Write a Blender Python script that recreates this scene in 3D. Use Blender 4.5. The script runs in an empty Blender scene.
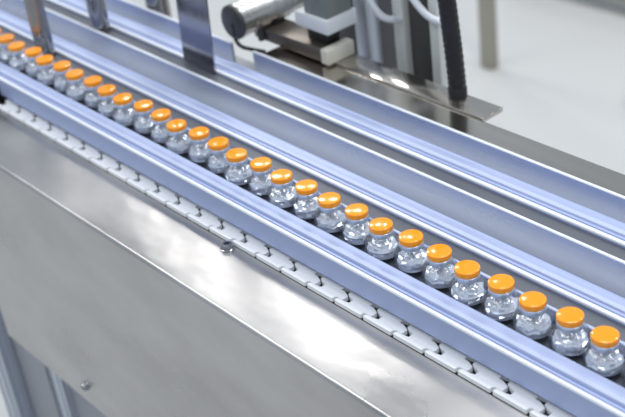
import bpy, bmesh, math, random
from mathutils import Vector, Matrix

# ---------------------------------------------------------------- units
U = 0.0145            # every length below is in units of 14.5 mm
R = math.radians
scene = bpy.context.scene
COL = scene.collection
random.seed(7)


def V(x, y, z):
    return Vector((x * U, y * U, z * U))


# ---------------------------------------------------------------- materials
def new_mat(name):
    m = bpy.data.materials.new(name)
    m.use_nodes = True
    nt = m.node_tree
    return m, nt, nt.nodes['Principled BSDF']


def simple(name, col, rough=0.4, metal=0.0, noise=None, bump=None, dist=0.1, **kw):
    """noise = (scale xyz, amount of colour change, amount of roughness change); bump = (scale xyz, strength)"""
    m, nt, b = new_mat(name)
    b.inputs['Base Color'].default_value = (*col, 1)
    b.inputs['Roughness'].default_value = rough
    b.inputs['Metallic'].default_value = metal
    for k, v in kw.items():
        b.inputs[k.replace('_', ' ')].default_value = v
    L = nt.links.new
    if noise or bump:
        tc = nt.nodes.new('ShaderNodeTexCoord')
    if noise:
        sc, dc, dr = noise
        mp = nt.nodes.new('ShaderNodeMapping')
        mp.inputs['Scale'].default_value = [s / U for s in sc]
        nz = nt.nodes.new('ShaderNodeTexNoise')
        nz.inputs['Scale'].default_value = 1
        nz.inputs['Detail'].default_value = 5
        L(tc.outputs['Object'], mp.inputs[0])
        L(mp.outputs[0], nz.inputs['Vector'])
        if dc:
            mr = nt.nodes.new('ShaderNodeMapRange')
            mr.inputs['From Min'].default_value = 0.3
            mr.inputs['From Max'].default_value = 0.7
            mr.inputs['To Min'].default_value = 1 - dc
            mr.inputs['To Max'].default_value = 1 + dc
            L(nz.outputs['Fac'], mr.inputs['Value'])
            mx = nt.nodes.new('ShaderNodeVectorMath')
            mx.operation = 'SCALE'
            mx.inputs[0].default_value = col
            L(mr.outputs[0], mx.inputs['Scale'])
            L(mx.outputs[0], b.inputs['Base Color'])
        if dr:
            mr = nt.nodes.new('ShaderNodeMapRange')
            mr.inputs['From Min'].default_value = 0.3
            mr.inputs['From Max'].default_value = 0.7
            mr.inputs['To Min'].default_value = max(0.02, rough - dr)
            mr.inputs['To Max'].default_value = rough + dr
            L(nz.outputs['Fac'], mr.inputs['Value'])
            L(mr.outputs[0], b.inputs['Roughness'])
    if bump:
        sc, st = bump
        mp = nt.nodes.new('ShaderNodeMapping')
        mp.inputs['Scale'].default_value = [s / U for s in sc]
        nz = nt.nodes.new('ShaderNodeTexNoise')
        nz.inputs['Scale'].default_value = 1
        nz.inputs['Detail'].default_value = 3
        bp = nt.nodes.new('ShaderNodeBump')
        bp.inputs['Strength'].default_value = st
        bp.inputs['Distance'].default_value = dist * U
        L(tc.outputs['Object'], mp.inputs[0])
        L(mp.outputs[0], nz.inputs['Vector'])
        L(nz.outputs['Fac'], bp.inputs['Height'])
        L(bp.outputs[0], b.inputs['Normal'])
    return m


M = {}
M['rail'] = simple('blue_anodised_rail', (0.395, 0.465, 0.70), 0.42, 0.25,
                   noise=((0.02, 0.4, 0.4), 0.01, 0.01))
M['plate'] = simple('blue_anodised_plate', (0.68, 0.73, 0.85), 0.27, 1.0,
                    noise=((0.03, 0.4, 0.4), 0.01, 0.01))
M['strip'] = simple('white_edge_highlight', (0.80, 0.84, 0.92), 0.38)  # pale colour of the highlights put on lips and plate tops
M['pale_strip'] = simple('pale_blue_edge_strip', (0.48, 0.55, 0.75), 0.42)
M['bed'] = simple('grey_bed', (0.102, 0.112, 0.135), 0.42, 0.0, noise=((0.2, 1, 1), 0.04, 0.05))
M['lane'] = simple('lane_sheet', (0.52, 0.53, 0.54), 0.5, 0.0, noise=((0.05, 0.8, 0.8), 0.03, 0.04))
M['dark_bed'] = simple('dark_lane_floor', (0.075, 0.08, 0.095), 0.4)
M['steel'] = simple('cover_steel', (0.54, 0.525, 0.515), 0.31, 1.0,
                    noise=((0.10, 0.16, 0.2), 0.14, 0.06), bump=((0.12, 0.17, 0.1), 0.8), dist=0.22)  # colour mottling stands in for wear patches and dark reflections
M['deck_steel'] = simple('deck_steel', (0.55, 0.515, 0.465), 0.16, 1.0,
                         noise=((0.1, 0.5, 0.5), 0.05, 0.02), bump=((0.1, 0.2, 0.2), 0.04))
M['polished'] = simple('polished_steel', (0.60, 0.60, 0.61), 0.14, 1.0,
                       noise=((1, 1, 0.05), 0.04, 0.04))
M['barrel'] = simple('turned_steel', (0.75, 0.74, 0.72), 0.3, 1.0, noise=((0.3, 4, 0.3), 0.05, 0.05))
M['post'] = simple('dark_polished_steel', (0.36, 0.355, 0.35), 0.18, 1.0, noise=((1, 1, 0.05), 0.04, 0.04))
M['bracket'] = simple('bracket_steel', (0.36, 0.36, 0.40), 0.14, 1.0, noise=((2, 1, 0.1), 0.04, 0.04))
M['bolt'] = simple('bolt_steel', (0.40, 0.41, 0.44), 0.2, 1.0)
M['chain'] = simple('white_acetal', (0.88, 0.90, 0.93), 0.38, 0.0, noise=((3, 3, 3), 0.02, 0.05))
M['cap'] = simple('orange_plastic', (1.0, 0.34, 0.005), 0.12, 0.0, noise=((4, 4, 4), 0.02, 0.03),
                  Coat_Weight=0.3, Coat_Roughness=0.1)
M['seal'] = simple('aluminium_seal', (0.60, 0.67, 0.80), 0.35, 0.6)
M['stopper'] = simple('grey_rubber', (0.35, 0.36, 0.38), 0.6)
def thin_glass(name):
    m, nt, b = new_mat(name)
    L = nt.links.new
    nt.nodes.remove(b)
    out = nt.nodes['Material Output']
    tr = nt.nodes.new('ShaderNodeBsdfTransparent')
    gl = nt.nodes.new('ShaderNodeBsdfGlossy')
    gl.inputs['Roughness'].default_value = 0.03
    lw = nt.nodes.new('ShaderNodeLayerWeight')
    lw.inputs['Blend'].default_value = 0.35
    cr = nt.nodes.new('ShaderNodeValToRGB')
    cr.color_ramp.elements[0].position = 0.35
    cr.color_ramp.elements[0].color = (0.97, 0.98, 1.0, 1)
    cr.color_ramp.elements[1].position = 0.95
    cr.color_ramp.elements[1].color = (0.80, 0.86, 0.95, 1)
    lf = nt.nodes.new('ShaderNodeLayerWeight')
    lf.inputs['Blend'].default_value = 0.5
    pw = nt.nodes.new('ShaderNodeMath')
    pw.operation = 'POWER'
    pw.inputs[1].default_value = 3.5
    fr = nt.nodes.new('ShaderNodeMath')
    fr.operation = 'MULTIPLY_ADD'
    fr.inputs[1].default_value = 0.80
    fr.inputs[2].default_value = 0.07
    L(lf.outputs['Facing'], pw.inputs[0])
    L(pw.outputs[0], fr.inputs[0])
    tc = nt.nodes.new('ShaderNodeTexCoord')
    nz = nt.nodes.new('ShaderNodeTexNoise')
    nz.inputs['Scale'].default_value = 1.6 / U
    nz.inputs['Detail'].default_value = 1
    bp = nt.nodes.new('ShaderNodeBump')
    bp.inputs['Strength'].default_value = 0.5
    bp.inputs['Distance'].default_value = 0.25 * U
    L(tc.outputs['Object'], nz.inputs['Vector'])
    L(nz.outputs['Fac'], bp.inputs['Height'])
    L(bp.outputs[0], gl.inputs['Normal'])
    L(bp.outputs[0], lf.inputs['Normal'])
    L(lw.outputs['Facing'], cr.inputs[0])
    L(cr.outputs[0], tr.inputs['Color'])
    mx = nt.nodes.new('ShaderNodeMixShader')
    L(fr.outputs[0], mx.inputs[0])
    L(tr.outputs[0], mx.inputs[1])
    L(gl.outputs[0], mx.inputs[2])
    L(mx.outputs[0], out.inputs['Surface'])
    return m


M['glass'] = thin_glass('clear_moulded_glass')
M['sparkle_fill'] = simple('pale_sparkle_fill', (0.86, 0.90, 0.96), 0.10, 0.25, Coat_Weight=1.0, Coat_Roughness=0.02)  # glossy pale fill, added for glints inside the glass
M['black'] = simple('black_plastic', (0.012, 0.012, 0.014), 0.4)
M['black_rubber'] = simple('black_conduit', (0.010, 0.010, 0.011), 0.35)
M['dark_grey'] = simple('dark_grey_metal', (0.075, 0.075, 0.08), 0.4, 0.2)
M['alu'] = simple('brushed_aluminium', (0.62, 0.66, 0.74), 0.35, 0.8, noise=((2, 2, 0.05), 0.04, 0.05))
M['frame_panel'] = simple('grey_frame_panel', (0.36, 0.37, 0.40), 0.5, 0.0)
M['box_grey'] = simple('actuator_grey', (0.20, 0.22, 0.215), 0.45, 0.1)
M['white_plastic'] = simple('white_plastic', (0.74, 0.77, 0.80), 0.4)
M['beige'] = simple('beige_metal', (0.72, 0.70, 0.62), 0.45, 0.2)
M['brown_dark'] = simple('dark_slide_steel', (0.16, 0.14, 0.12), 0.35, 0.7)
M['floor'] = simple('white_epoxy_floor', (0.60, 0.605, 0.60), 0.30, 0.0, noise=((0.02, 0.02, 0.02), 0.03, 0.05))
M['pale'] = simple('pale_column_paint', (0.66, 0.68, 0.66), 0.45)
M['tube'] = simple('milky_tube', (0.70, 0.74, 0.80), 0.35)
M['charcoal'] = simple('charcoal_panel', (0.055, 0.056, 0.052), 0.5)
M['taupe'] = simple('taupe_metal', (0.36, 0.34, 0.29), 0.35, 0.6)


# ---------------------------------------------------------------- helpers
def link(name, me, mats, parent=None, smooth=True, loc=None):
    o = bpy.data.objects.new(name, me)
    COL.objects.link(o)
    for m in (mats if isinstance(mats, (list, tuple)) else [mats]):
        me.materials.append(m)
    if parent:
        o.parent = parent
    if loc is not None:
        o.location = loc
    return o


def finish(bm, name, smooth_angle=35):
    bmesh.ops.remove_doubles(bm, verts=bm.verts, dist=1e-7)
    bmesh.ops.recalc_face_normals(bm, faces=bm.faces)
    me = bpy.data.meshes.new(name)
    for f in bm.faces:
        f.smooth = True
    for e in bm.edges:
        if len(e.link_faces) == 2:
            e.smooth = e.calc_face_angle(0) < R(smooth_angle)
    bm.to_mesh(me)
    bm.free()
    return me


def tag(o, label, cat, group=None, kind=None):
    if kind:
        o['kind'] = kind
    o['label'] = label
    o['category'] = cat
    if group:
        o['group'] = group
    return o


def empty(name, x, y, z, rz=0):
    o = bpy.data.objects.new(name, None)
    o.empty_display_size = 0.5 * U
    COL.objects.link(o)
    o.location = V(x, y, z)
    o.rotation_euler = (0, 0, rz)
    return o


def bm_box(bm, x0, x1, y0, y1, z0, z1, bev=0.0):
    r = bmesh.ops.create_cube(bm, size=1)
    vs = r['verts']
    for v in vs:
        v.co = V(x0 + (x1 - x0) * (v.co.x + .5), y0 + (y1 - y0) * (v.co.y + .5), z0 + (z1 - z0) * (v.co.z + .5))
    if bev:
        es = list({e for v in vs for e in v.link_edges})
        bmesh.ops.bevel(bm, geom=es, offset=bev * U, segments=2, profile=0.5, affect='EDGES')


def box(name, mat, x0, x1, y0, y1, z0, z1, bev=0.05, parent=None, loc=None):
    bm = bmesh.new()
    bm_box(bm, x0, x1, y0, y1, z0, z1, bev)
    return link(name, finish(bm, name), mat, parent, loc=loc)


def bm_prism(bm, pts, a0, a1, axis='x'):
    """closed polygon (p,q) swept along an axis: x -> (y,z), z -> (x,y), y -> (x,z)"""
    def P(p, q, a):
        return V(a, p, q) if axis == 'x' else (V(p, q, a) if axis == 'z' else V(p, a, q))
    A = [bm.verts.new(P(p, q, a0)) for p, q in pts]
    B = [bm.verts.new(P(p, q, a1)) for p, q in pts]
    n = len(pts)
    for i in range(n):
        bm.faces.new((A[i], A[(i + 1) % n], B[(i + 1) % n], B[i]))
    bm.faces.new(A)
    bm.faces.new(B[::-1])


def prism(name, mat, pts, a0, a1, axis='x', parent=None, angle=35):
    bm = bmesh.new()
    bm_prism(bm, pts, a0, a1, axis)
    return link(name, finish(bm, name, angle), mat, parent)


def bm_lathe(bm, prof, seg=32, origin=(0, 0, 0), d=(0, 0, 1), closed=False):
    """prof = [(r,h)...] turned about direction d through origin (u units)"""
    d = Vector(d).normalized()
    rot = Vector((0, 0, 1)).rotation_difference(d).to_matrix()
    o = Vector(origin)
    rings = []
    for r, h in prof:
        if r < 1e-6:
            rings.append([bm.verts.new((o + rot @ Vector((0, 0, h))) * U)])
        else:
            rings.append([bm.verts.new((o + rot @ Vector((r * math.cos(2 * math.pi * k / seg),
                                                          r * math.sin(2 * math.pi * k / seg), h))) * U)
                          for k in range(seg)])
    pairs = list(zip(rings, rings[1:]))
    if closed:
        pairs.append((rings[-1], rings[0]))
    for a, b in pairs:
        for k in range(seg):
            k2 = (k + 1) % seg
            if len(a) == 1 and len(b) == 1:
                continue
            if len(a) == 1:
                bm.faces.new((a[0], b[k], b[k2]))
            elif len(b) == 1:
                bm.faces.new((a[k], a[k2], b[0]))
            else:
                bm.faces.new((a[k], a[k2], b[k2], b[k]))


def lathe(name, mat, prof, seg=32, origin=(0, 0, 0), d=(0, 0, 1), parent=None, closed=False, angle=40):
    bm = bmesh.new()
    bm_lathe(bm, prof, seg, origin, d, closed)
    return link(name, finish(bm, name, angle), mat, parent)


def bm_tube(bm, pts, rad, seg=14, ridge=0.0, per=2):
    """tube along a smoothed path; ridge adds corrugation"""
    P = [Vector(p) for p in pts]
    # Catmull-Rom
    path = []
    n = len(P)
    for i in range(n - 1):
        p0, p1, p2, p3 = P[max(i - 1, 0)], P[i], P[i + 1], P[min(i + 2, n - 1)]
        steps = max(4, int((p2 - p1).length / (0.12 if ridge else 0.5)))
        for k in range(steps):
            t = k / steps
            path.append(0.5 * ((2 * p1) + (-p0 + p2) * t + (2 * p0 - 5 * p1 + 4 * p2 - p3) * t * t
                               + (-p0 + 3 * p1 - 3 * p2 + p3) * t ** 3))
    path.append(P[-1])
    rings = []
    up = Vector((0.3, 0.2, 1)).normalized()
    for i, p in enumerate(path):
        t = (path[min(i + 1, len(path) - 1)] - path[max(i - 1, 0)]).normalized()
        a = t.cross(Vector((1, 0.13, 0.07)))
        if a.length < 0.2:
            a = t.cross(up)
        a.normalize()
        b = t.cross(a)
        rr = rad + (ridge if (i // per) % 2 else 0)
        rings.append([bm.verts.new((p + (a * math.cos(2 * math.pi * k / seg) + b * math.sin(2 * math.pi * k / seg)) * rr) * U)
                      for k in range(seg)])
    for a, b in zip(rings, rings[1:]):
        for k in range(seg):
            bm.faces.new((a[k], a[(k + 1) % seg], b[(k + 1) % seg], b[k]))
    bm.faces.new(rings[0][::-1])
    bm.faces.new(rings[-1])


def tube(name, mat, pts, rad, parent=None, ridge=0.0, seg=14):
    bm = bmesh.new()
    bm_tube(bm, pts, rad, seg, ridge)
    return link(name, finish(bm, name, 50), mat, parent)


def arc(cx, cy, r, a0, a1, n=6):
    return [(cx + r * math.cos(R(a0 + (a1 - a0) * k / n)), cy + r * math.sin(R(a0 + (a1 - a0) * k / n))) for k in range(n + 1)]


X0, X1 = -42.0, 92.0        # length of the line that is built
ZT = -1.58                  # top of the guide rails
ZC = -3.75                  # top of the chain

# ---------------------------------------------------------------- floor
bm = bmesh.new()
bm_box(bm, -420, 260, -220, 420, -63, -62)
fl = link('floor', finish(bm, 'floor'), M['floor'])
tag(fl, 'pale white epoxy floor of the clean room', 'floor', kind='structure')


# ---------------------------------------------------------------- guide rails
def rail_profile(yi, yl, zb, up=0.0):
    """inner edge yi (towards its lane), outer lip yl, bottom zb"""
    w = yi - yl
    z = ZT
    pts = [(yi, zb)]
    pts += [(yi, z - 0.10 + up), (yi - 0.03, z - 0.03 + up), (yi - 0.09, z + up), (yi - 0.15, z - 0.02 + up)]
    pts += [(yi - 0.20, z - 0.06 + up), (yi - 0.38 * w, z - 0.075 + 0.6 * up), (yi - 0.46 * w, z - 0.03 + 0.5 * up), (yi - 0.60 * w, z - 0.03 + 0.2 * up)]
    pts += [(yi - 0.64 * w, z - 0.13), (yi - 0.70 * w, z - 0.14), (yi - 0.72 * w, z - 0.07), (yi - 0.78 * w, z - 0.07),
            (yi - 0.79 * w, z - 0.14), (yi - 0.84 * w, z - 0.14)]
    pts += [(yl + 0.16 * w, z - 0.24), (yl, z - 0.24), (yl, zb)]
    return pts


def rail(yi, yl, zb, x0, x1, label, up=0.0):
    w = yi - yl
    o = prism('guide_rail', M['rail'], rail_profile(yi, yl, zb, up), x0, x1)
    tag(o, label, 'guide rail', 'grooved guide rails')
    z = ZT
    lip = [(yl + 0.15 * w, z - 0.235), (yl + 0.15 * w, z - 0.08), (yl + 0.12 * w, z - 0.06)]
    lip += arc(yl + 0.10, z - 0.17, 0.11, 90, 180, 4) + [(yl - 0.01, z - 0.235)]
    c = prism('lip_highlight', M['strip'], lip, x0, x1, parent=o)  # white band added for the highlight on the lip bead
    c['label'] = 'white band for the highlight along the outer lip'
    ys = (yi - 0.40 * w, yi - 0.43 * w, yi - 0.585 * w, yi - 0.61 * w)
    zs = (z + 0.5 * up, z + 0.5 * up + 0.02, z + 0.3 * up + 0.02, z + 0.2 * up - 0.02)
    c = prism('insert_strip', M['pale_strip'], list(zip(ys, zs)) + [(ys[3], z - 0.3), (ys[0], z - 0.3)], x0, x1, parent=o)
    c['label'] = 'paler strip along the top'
    return o


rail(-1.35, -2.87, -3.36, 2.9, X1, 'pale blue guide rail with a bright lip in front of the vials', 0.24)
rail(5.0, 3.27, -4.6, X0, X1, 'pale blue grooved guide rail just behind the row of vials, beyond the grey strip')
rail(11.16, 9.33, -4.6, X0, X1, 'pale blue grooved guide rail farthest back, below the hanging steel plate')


def back_plate(y, x0, x1, zt, zb, label, th=0.22, mat='plate', edge_mat='strip'):
    o = prism('side_plate', M[mat], [(y, zb), (y, zt - 0.10), (y + th, zt - 0.10), (y + th, zb)], x0, x1)
    c = prism('edge_highlight', M[edge_mat], [(y - 0.01, zt - 0.10), (y - 0.01, zt - 0.04), (y + 0.03, zt), (y + th - 0.03, zt),
                                        (y + th + 0.01, zt - 0.04), (y + th + 0.01, zt - 0.10)], x0, x1, parent=o)  # pale band added for the highlight along the bevelled top
    c['label'] = 'bright band for the highlight on the top edge'
    return tag(o, label, 'plate', 'upright lane plates')


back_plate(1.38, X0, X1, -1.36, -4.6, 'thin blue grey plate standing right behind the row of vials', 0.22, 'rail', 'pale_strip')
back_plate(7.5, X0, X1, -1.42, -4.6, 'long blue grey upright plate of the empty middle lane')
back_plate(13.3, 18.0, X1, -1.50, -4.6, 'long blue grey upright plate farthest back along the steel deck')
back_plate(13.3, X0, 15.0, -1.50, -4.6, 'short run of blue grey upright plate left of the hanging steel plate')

# beds between the lanes
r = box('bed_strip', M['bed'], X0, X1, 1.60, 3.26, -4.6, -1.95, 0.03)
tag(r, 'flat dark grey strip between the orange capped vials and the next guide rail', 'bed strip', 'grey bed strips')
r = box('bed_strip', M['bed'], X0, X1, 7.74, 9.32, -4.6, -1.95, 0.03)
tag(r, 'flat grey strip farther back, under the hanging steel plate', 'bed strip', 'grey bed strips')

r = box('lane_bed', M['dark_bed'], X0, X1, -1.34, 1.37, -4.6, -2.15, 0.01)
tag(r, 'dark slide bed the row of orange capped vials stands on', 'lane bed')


def lane_floor(y0, y1, label):
    return tag(box('lane_floor', M['lane'], X0, X1, y0, y1, -4.6, -3.95, 0.01), label, 'lane floor', 'grey lane floors')


lane_floor(5.01, 7.49, 'grey floor of the empty middle lane')
lane_floor(11.17, 13.29, 'grey floor of the empty lane farthest back')

# ---------------------------------------------------------------- machine frame under the line
fr = empty('machine_frame', 20, 0, -62)
tag(fr, 'aluminium machine frame with legs and grey panels under the steel cover', 'machine frame')
inv = Matrix.Translation(-V(20, 0, -62))


def part(o, root=fr):
    o.parent = root
    o.matrix_parent_inverse = Matrix.Identity(4)
    o.location = -root.location
    return o


part(box('table_plate', M['frame_panel'], X0, X1, -8.5, 15.9, -6.2, -4.6, 0.05))


def extrusion(x, y, w, z0, z1):
    h = w / 2
    s, d = 0.12 * w, 0.10 * w
    pts = []
    base = [(-h, -h)]
    side = [(-h + 0.06 * w, -h)]
    for a in (-0.27, 0.27):
        side += [((a) * w - s / 1.5, -h), ((a) * w - s / 1.5, -h + d), ((a) * w + s / 1.5, -h + d), ((a) * w + s / 1.5, -h)]
    side += [(h - 0.06 * w, -h)]
    for k in range(4):
        c, sn = math.cos(R(90 * k)), math.sin(R(90 * k))
        pts += [(x + px * c - py * sn, y + px * sn + py * c) for px, py in side]
    return prism('leg', M['alu'], pts, z0, z1, 'z')


for lx, ly in ((-2.9, -7.0), (8.6, -6.6), (88, -7.0), (-2.9, 14), (88, 14)):
    part(extrusion(lx, ly, 3.0 if lx != 8.6 else 2.0, -62, -6.2))
part(box('panel', M['frame_panel'], -1.2, 5.2, -6.9, -6.6, -58, -6.2, 0.04))
part(box('panel', M['frame_panel'], 9.6, 60, -6.9, -6.6, -58, -6.2, 0.04))
part(box('back_panel', M['black'], -1.2, 86, -5.2, -5.0, -58, -6.2, 0.04))

# ---------------------------------------------------------------- steel cover (one bent sheet) with bolts
cv = empty('steel_cover', 40, -9, -25)
tag(cv, 'brushed stainless steel cover bent over the front of the conveyor', 'cover')
zc = -4.08
out = [(-3.75, zc - 0.6), (-3.85, zc)]
out = [(-3.9, zc - 0.5), (-3.9, zc)]
fold = arc(-8.93 + 0.3, zc - 0.3, 0.3, 90, 180, 8)
outer = out + fold + [(-8.93, -25.3)]
inner = [(-8.80, -25.3)] + [(-8.80, zc - 0.36), (-8.74, zc - 0.22), (-8.6, zc - 0.13)] + [(-4.05, zc - 0.13), (-4.05, zc - 0.5)]
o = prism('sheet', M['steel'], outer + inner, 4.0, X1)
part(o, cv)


def bolt(x, y, z, d, root, r=0.42):
    bm = bmesh.new()
    prof = [(0, 0), (r * 1.15, 0), (r * 1.15, 0.07), (r * 1.0, 0.10), (r * 0.98, 0.26), (r * 0.86, 0.38), (r * 0.5, 0.40),
            (r * 0.46, 0.2), (0, 0.2)]
    bm_lathe(bm, prof, 24, (x, y, z), d)
    o = link('bolt', finish(bm, 'bolt'), M['bolt'])
    part(o, root)
    o['label'] = 'small round socket head bolt'
    return o


bolt(36.85, -4.36, zc, (0, 0, 1), cv)
bolt(18.5, -8.93, -23.3, (0, -1, 0), cv, 0.36)

# ---------------------------------------------------------------- chain
ch = empty('conveyor_chain', 30, -1, -4.4)
tag(ch, 'white plastic link chain running under the vials along the steel cover', 'conveyor chain')
YF, YB = -3.86, -1.5
Lp = [(-.10, YF), (-.10, -3.66), (.0, -3.545), (.50, -3.538), (.54, -3.47), (.54, -3.12), (.50, -3.05), (.04, -2.865), (-.30, -2.86),
      (-.30, -2.54), (0, -2.5), (0, -1.9), (.7, -1.8), (.7, YB)]
Rp = [(.13, YF), (.14, -3.66), (.24, -3.56), (.74, -3.548), (1.06, -3.48), (1.06, -3.12), (.70, -3.06), (.34, -2.88), (.34, -2.58),
      (.03, -2.5), (.03, -1.93), (.73, -1.83), (.73, YB)]
PITCH = 2.583
XS = 46.96                     # a measured seam
link_pts = [(x + PITCH, y) for x, y in Lp] + [(x, y) for x, y in reversed(Rp)]
bm = bmesh.new()
bm_prism(bm, link_pts, -0.30, 0.0, 'z')
top = [f for f in bm.faces if all(abs(v.co.z) < 1e-9 for v in f.verts)]
bmesh.ops.recalc_face_normals(bm, faces=bm.faces)
bmesh.ops.bevel(bm, geom=[e for f in top for e in f.edges], offset=0.012 * U, segments=1, profile=0.5, affect='EDGES')
lm = finish(bm, 'chain_link')
lm.materials.append(M['chain'])
k0 = -int((XS - 2.8) / PITCH)
for k in range(k0, 14):
    o = bpy.data.objects.new('chain_link', lm)
    COL.objects.link(o)
    o.parent = ch
    o.location = V(XS + k * PITCH, 0, ZC) - ch.location
# dark wear strip below, carries the chain
r = box('wear_strip', M['black'], 1.0, X1, -3.80, -1.45, -4.6, ZC - 0.30, 0.02)
tag(r, 'black wear strip showing through the seams of the white chain', 'wear strip')

# black clamp at the head of the front rail
cl = empty('rail_clamp', 2.0, -2.6, -4.6)
tag(cl, 'black clamp at the left end of the front guide rail', 'clamp')
part(box('block', M['black'], 0.6, 2.9, -2.95, -1.6, -4.6, -1.84, 0.02), cl)
part(box('foot', M['black'], -2.0, 2.6, -4.2, -2.9, -4.6, -3.4, 0.06), cl)
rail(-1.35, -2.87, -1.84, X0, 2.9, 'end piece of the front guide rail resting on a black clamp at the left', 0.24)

# ---------------------------------------------------------------- vials
ZB = -2.15
body_out = [(0, 0.10), (0.62, 0.07), (0.82, 0.0), (0.98, 0.02), (1.09, 0.11), (1.15, 0.24), (1.16, 0.42), (1.16, 0.84), (1.14, 1.02),
            (1.09, 1.18), (1.00, 1.32), (0.88, 1.43), (0.77, 1.51), (0.69, 1.57), (0.64, 1.62), (0.63, 1.65), (0.69, 1.67), (0.69, 1.89)]
body_in = [(0.42, 1.89), (0.42, 1.61), (0.48, 1.53), (0.59, 1.44), (0.74, 1.35), (0.87, 1.25), (0.97, 1.12), (1.03, 0.97),
           (1.05, 0.82), (1.05, 0.38), (1.0, 0.26), (0.86, 0.19), (0.55, 0.22), (0, 0.32)]


def make_vial():
    root = empty('glass_vial', 0, 0, ZB)
    bm = bmesh.new()
    bm_lathe(bm, body_out + body_in, 48)
    link('glass_body', finish(bm, 'glass_body', 70), M['glass'], root)
    bm = bmesh.new()
    bm_lathe(bm, [(0.62, 1.635), (0.72, 1.635), (0.735, 1.660), (0.735, 1.915), (0.70, 1.950), (0, 1.950), (0, 1.910), (0.68, 1.905),
                  (0.70, 1.880), (0.70, 1.670), (0.62, 1.655)], 40, closed=True)
    link('crimp_seal', finish(bm, 'crimp_seal'), M['seal'], root)
    bm = bmesh.new()
    bm_lathe(bm, [(0, 1.895), (0.415, 1.895), (0.415, 1.590), (0.38, 1.510), (0, 1.510)], 32)
    link('stopper', finish(bm, 'stopper'), M['stopper'], root)
    bm = bmesh.new()
    bm_lathe(bm, [(0, 0.345), (0.3, 0.31), (0.55, 0.25), (0.84, 0.225), (0.97, 0.30), (1.03, 0.42), (1.035, 0.56), (1.03, 0.72), (0.99, 0.88),
                  (0.90, 0.98), (0.76, 0.96), (0.62, 1.06), (0.45, 0.96), (0.30, 1.06), (0.15, 0.94), (0, 1.02)], 18)
    rnd = random.Random(3)
    for v in bm.verts:
        if v.co.z > 0.36 * U:
            v.co *= 1 + rnd.uniform(-0.20, 0.0)
            v.co.z += rnd.uniform(-0.06, 0.16) * U
    link('sparkle_fill', finish(bm, 'sparkle_fill', 4), M['sparkle_fill'], root)  # lumpy fill added and faceted to make the glass sparkle
    bm = bmesh.new()
    z = 1.95
    prof = [(0, z), (0.66, z), (0.715, z + 0.01), (0.742, z + 0.05), (0.748, z + 0.14), (0.744, z + 0.24)]
    prof += [(0.746 - 0.07 + 0.07 * math.cos(R(a)), z + 0.31 + 0.07 * math.sin(R(a))) for a in (0, 20, 40, 60, 80)]
    prof += [(0.60, z + 0.388), (0.5, z + 0.397), (0.4, z + 0.404), (0.27, z + 0.410), (0.13, z + 0.413), (0, z + 0.414)]
    bm_lathe(bm, prof, 48)
    link('flip_cap', finish(bm, 'flip_cap', 50), M['cap'], root)
    return root


def copy_thing(src):
    c = src.copy()
    COL.objects.link(c)
    for chd in list(src.children):
        d = chd.copy()
        COL.objects.link(d)
        d.parent = c
    return c


ZIG = [0.1, 0.13, -0.16, 0.14, -0.14, 0.14, -0.11, 0.15, -0.08, -0.15, 0.17, 0.14, -0.16, 0.15, 0.09, -0.14, 0.1, -0.08, 0.06, -0.07,
       0.09, -0.1, 0.1, 0.03, -0.16, 0.02, -0.12, 0.06, -0.1, 0.08]
ORD = ['', 'first', 'second', 'third', 'fourth', 'fifth', 'sixth', 'seventh', 'eighth', 'ninth', 'tenth', 'eleventh', 'twelfth',
       'thirteenth', 'fourteenth', 'fifteenth']
proto = make_vial()
x = -2.4
n = len(ZIG)
for i, y in enumerate(ZIG):
    o = proto if i == 0 else copy_thing(proto)
    if i:
        x += math.sqrt(2.4 ** 2 - (ZIG[i] - ZIG[i - 1]) ** 2)
    o.location = V(x, y, ZB)
    o.rotation_euler = (0, 0, random.uniform(0, 6.28))
    if i < n / 2:
        lab = 'clear glass vial with an orange cap, %s from the left end of the row' % ORD[i + 1]
        if i == 0:
            lab = 'glass vial at the very left end of the row, mostly cut off by the frame'
    else:
        lab = 'clear glass vial with an orange cap, %s from the right end of the row' % ORD[n - i]
        if i == n - 1:
            lab = 'glass vial at the very right end of the row, mostly cut off by the frame'
    tag(o, lab, 'vial', 'orange capped glass vials in a row')

# ---------------------------------------------------------------- steel deck behind the lanes
r = box('steel_deck', M['deck_steel'], 18.6, X1, 13.53, 16.0, -2.2, -1.8, 0)
tag(r, 'brownish brushed steel deck strip behind the farthest lane plate', 'deck')
r = box('steel_shelf', M['deck_steel'], 19.0, 41.3, 16.02, 18.2, -2.0, -1.62, 0.05)
tag(r, 'steel shelf plate behind the deck where the black conduit stands', 'shelf')

# ---------------------------------------------------------------- posts
def post(x, y, rad, z0, z1, label, sx=1.0):
    root = empty('steel_post', x, y, z0)
    tag(root, label, 'post', 'upright steel posts')
    pts = [(x + rad * sx * math.cos(R(9 * k)), y + rad * math.sin(R(9 * k))) for k in range(40)]
    part(prism('rod', M['post'], pts, z0, z1, 'z', angle=40), root)
    return root


p1 = post(2.25, 2.44, 0.78, -1.95, 24, 'shiny steel post nearest the vials, at the upper left', 1.15)
p2 = post(1.7, 8.53, 0.77, -1.95, 24, 'shiny steel post in the grey strip beyond the middle lane plate', 1.35)
p3 = post(1.6, 14.9, 1.1, -4.6, 24, 'dark steel post farthest back, behind the short lane plate')

# hanging plate
hp = empty('hanging_plate', 16, 9.2, -1.9)
tag(hp, 'dark polished steel plate hanging over the far guide rail', 'plate')
bm = bmesh.new()
bm_prism(bm, [(13.85, -1.75), (18.2, -1.88), (20.1, 20), (15.8, 20)], 9.10, 9.24, 'y')
o = link('plate', finish(bm, 'plate'), M['bracket'])
part(o, hp)
bm = bmesh.new()
bm_box(bm, 15.5, 20.4, 8.7, 9.6, 19.9, 21, 0.05)
part(link('bar', finish(bm, 'bar'), M['dark_grey']), hp)

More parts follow.
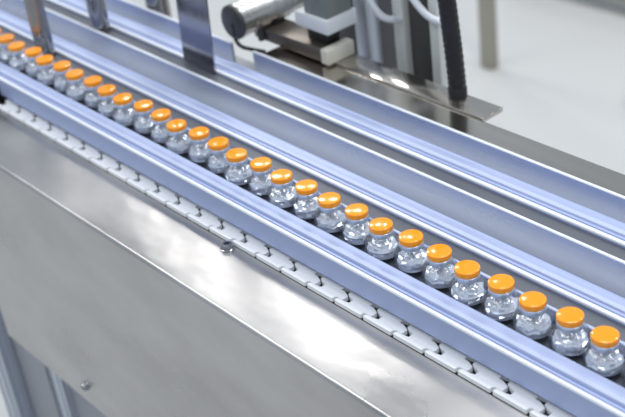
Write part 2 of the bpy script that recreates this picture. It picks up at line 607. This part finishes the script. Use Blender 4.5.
# ---------------------------------------------------------------- spindle motor
SPIN = (16.04, 13.0, 0.69)
sp = empty('spindle', 11.8, 20, -1.5)
tag(sp, 'ribbed steel cylinder with a dark slotted end cap, lying over the deck', 'spindle')
ax = SPIN
dY = (0, 1, 0.0)
part(lathe('end_cap', M['dark_grey'], [(0, 0), (1.42, 0), (1.5, 0.06), (1.5, 0.35), (0, 0.35)], 40, ax, dY), sp)
part(lathe('barrel', M['barrel'], [(0, 0.35), (1.52, 0.35), (1.52, 1.6), (1.46, 1.62), (1.46, 1.72), (1.52, 1.74), (1.52, 3.1), (1.36, 3.2),
                                     (1.36, 4.0), (1.45, 4.05), (1.45, 5.4), (1.3, 5.5), (1.3, 9), (1.3, 14), (0, 14)], 48, ax, dY), sp)
part(box('slot', M['black'], ax[0] - 0.05, ax[0] + 0.22, ax[1] - 0.06, ax[1] + 0.1, ax[2] - 1.2, ax[2] - 0.05, 0.02), sp)
part(lathe('set_screw', M['dark_grey'], [(0, 0), (0.3, 0), (0.3, 1.0), (0, 1.0)], 20, (ax[0] + 0.6, ax[1] + 2.4, ax[2] - 2.3), (0, 0, 1)), sp)
part(box('housing', M['dark_grey'], ax[0] - 2, ax[0] + 2, 26, 32, -62, 3, 0.1), sp)

# black bent hose under it
r = tube('bent_hose', M['black'], [(14.9, 13.9, 0.1), (15.2, 13.7, -1.2), (15.9, 13.7, -1.75), (17.2, 13.9, -1.78), (18.6, 14.1, -1.70)], 0.17)
tag(r, 'short bent black hose below the spindle end', 'hose')

# ---------------------------------------------------------------- slide with actuator
sl = empty('slide_block', 18, 16.6, -1.8)
tag(sl, 'dark slide rail with a beige end block lying on the deck', 'slide')
part(box('rail_bar', M['brown_dark'], 15.6, 24.5, 15.5, 18.0, -1.62, -0.5, 0.06), sl)
part(box('end_block', M['beige'], 24.5, 25.4, 15.3, 18.2, -1.62, -0.35, 0.1), sl)
ac = empty('actuator', 22, 17.5, -0.5)
tag(ac, 'grey box actuator on a white base plate above the slide', 'actuator')
part(box('stand', M['black'], 21.8, 24.2, 16.4, 17.8, -0.5, 0.8, 0.05), ac)
part(box('base_plate', M['white_plastic'], 21.2, 25.2, 15.75, 18.95, 0.8, 2.05, 0.06), ac)
part(box('housing', M['box_grey'], 22.2, 25.0, 16.0, 18.7, 2.05, 8.0, 0.08), ac)

# ---------------------------------------------------------------- rear columns
def column(x0, x1, y0, y1, mat, label, z1=30):
    o = box('column', mat, x0, x1, y0, y1, -62, z1, 0.08)
    tag(o, label, 'column', 'upright columns of the rear machine')
    return o


column(21.8, 23.4, 21.5, 23.0, M['alu'], 'grey blue column right behind the grey actuator box')
column(26.1, 27.3, 22.0, 23.2, M['pale'], 'narrow pale column left of the charcoal panel')
column(27.6, 30.2, 22.4, 23.2, M['charcoal'], 'charcoal upright panel between two pale columns')
column(30.3, 31.3, 22.0, 23.2, M['pale'], 'narrow pale column between the charcoal panel and the black conduit')
column(22.2, 26.6, 26.0, 26.6, M['dark_grey'], 'dark grey panel filling the dark gap between the grey blue and pale columns')

# milky tubes
r = tube('milky_tube', M['tube'], [(24.3, 19.8, 8.0), (24.6, 19.9, 5.5), (25.2, 20.0, 3.2), (26.4, 20.6, 1.0), (27.0, 21.99, 0.4)], 0.30)
tag(r, 'milky plastic tube curving down beside the grey blue column', 'tube')
r = tube('milky_tube', M['tube'], [(27.4, 21.8, 4.6), (28.4, 21.6, 3.6), (29.6, 21.4, 2.7), (31.0, 21.3, 1.9), (31.9, 21.9, 1.3)], 0.30)
tag(r, 'milky plastic tube slanting across the charcoal panel', 'tube')

# black conduit
cd = empty('black_conduit', 37.3, 17.6, -1.62)
tag(cd, 'thick black ribbed conduit standing on the steel shelf', 'conduit')
part(tube('hose', M['black_rubber'], [(36.0, 18.0, 14), (36.3, 17.9, 9), (36.75, 17.8, 5), (37.15, 17.7, 1.8), (37.4, 17.6, -0.6), (37.4, 17.6, -1.3)],
          0.66, ridge=0.03), cd)
part(lathe('fitting', M['black'], [(0, -1.62), (0.72, -1.62), (0.72, -0.9), (0.66, -0.8), (0, -0.8)], 24, (37.4, 17.6, 0)), cd)

# ---------------------------------------------------------------- far background
o = box('stand_post', M['taupe'], -51.2, -48.4, 113.2, 115.2, -62, 40, 0.1)
tag(o, 'taupe metal post standing alone on the white floor', 'post')
cb = empty('white_cabinet', -30, 130, -62)
tag(cb, 'low white cabinet block far back on the pale floor', 'cabinet')
bench = empty('equipment_bench', -40, 150, -62)
tag(bench, 'beige metal bench far back at the upper right', 'bench')
part(box('beam', M['taupe'], -75, 0, 146, 152, -59, -52, 0.3), bench)
part(box('foot', M['taupe'], -72, -68, 147, 151, -62, -59, 0.1), bench)
part(box('foot', M['taupe'], -20, -16, 147, 151, -62, -59, 0.1), bench)
part(box('body', M['pale'], -20, 20, 116, 140, -62, -56, 1.5), cb)

# ---------------------------------------------------------------- lights
w = bpy.data.worlds.new('room_light')
scene.world = w
w.use_nodes = True
bg = w.node_tree.nodes['Background']
bg.inputs['Color'].default_value = (0.76, 0.87, 1.0, 1)
bg.inputs['Strength'].default_value = 0.55


def lamp(x, y, z, sx, sy, watts, col=(1, 1, 1), tgt=None):
    L = bpy.data.lights.new('ceiling_lamp', 'AREA')
    L.shape = 'RECTANGLE'
    L.size, L.size_y = sx * U, sy * U
    L.energy = watts
    L.color = col
    o = bpy.data.objects.new('ceiling_lamp', L)
    COL.objects.link(o)
    o.location = V(x, y, z)
    if tgt:
        o.rotation_euler = (V(*tgt) - o.location).to_track_quat('-Z', 'Y').to_euler()
    return o


lamp(-158, 116, 150, 46, 26, 20, (1.0, 0.98, 0.96))
lamp(-110, -25, 150, 100, 50, 18, (1.0, 0.99, 0.97))
lamp(-110, 138, 150, 40, 16, 13, (1.0, 0.98, 0.96))
lamp(-40, 280, 150, 70, 16, 12, (1.0, 0.99, 0.97))
for lx, ly, wt in ((40, 60, 22), (60, 140, 19), (40, -90, 8), (-40, -70, 8), (150, 20, 17), (150, -120, 8)):
    lamp(lx, ly, 150, 85, 22, wt, (1.0, 0.99, 0.97))

# ---------------------------------------------------------------- camera
cam = bpy.data.cameras.new('camera')
co = bpy.data.objects.new('camera', cam)
COL.objects.link(co)
scene.camera = co
az, pitch, roll = 2.4975939615945824, 0.5482276456503979, -0.1364846100442532
cx, cy, cz = 95.80794234399268, -41.13514015722307, 40.39902707282621
F = Vector((math.cos(pitch) * math.cos(az), math.cos(pitch) * math.sin(az), -math.sin(pitch)))
Rt = Vector((math.sin(az), -math.cos(az), 0))
Up = Rt.cross(F)
R2 = math.cos(roll) * Rt + math.sin(roll) * Up
U2 = -math.sin(roll) * Rt + math.cos(roll) * Up
m = Matrix((R2, U2, -F)).transposed().to_4x4()
m.translation = V(cx, cy, cz)
co.matrix_world = m
cam.sensor_width = 36
cam.lens = 36 * 1229.8927700831377 / 625
cam.clip_start = 0.05
cam.clip_end = 100
cam.dof.use_dof = True
cam.dof.focus_distance = 74 * U
cam.dof.aperture_fstop = 7.0

# ---------------------------------------------------------------- render look
scene.view_settings.view_transform = 'Standard'
scene.view_settings.look = 'None'
scene.view_settings.exposure = 0.0
scene.view_settings.gamma = 1
scene.view_settings.use_curve_mapping = False
scene.cycles.use_denoising = True
scene.cycles.max_bounces = 16
scene.cycles.transmission_bounces = 16
scene.cycles.glossy_bounces = 6
scene.cycles.diffuse_bounces = 4
scene.cycles.sample_clamp_indirect = 30
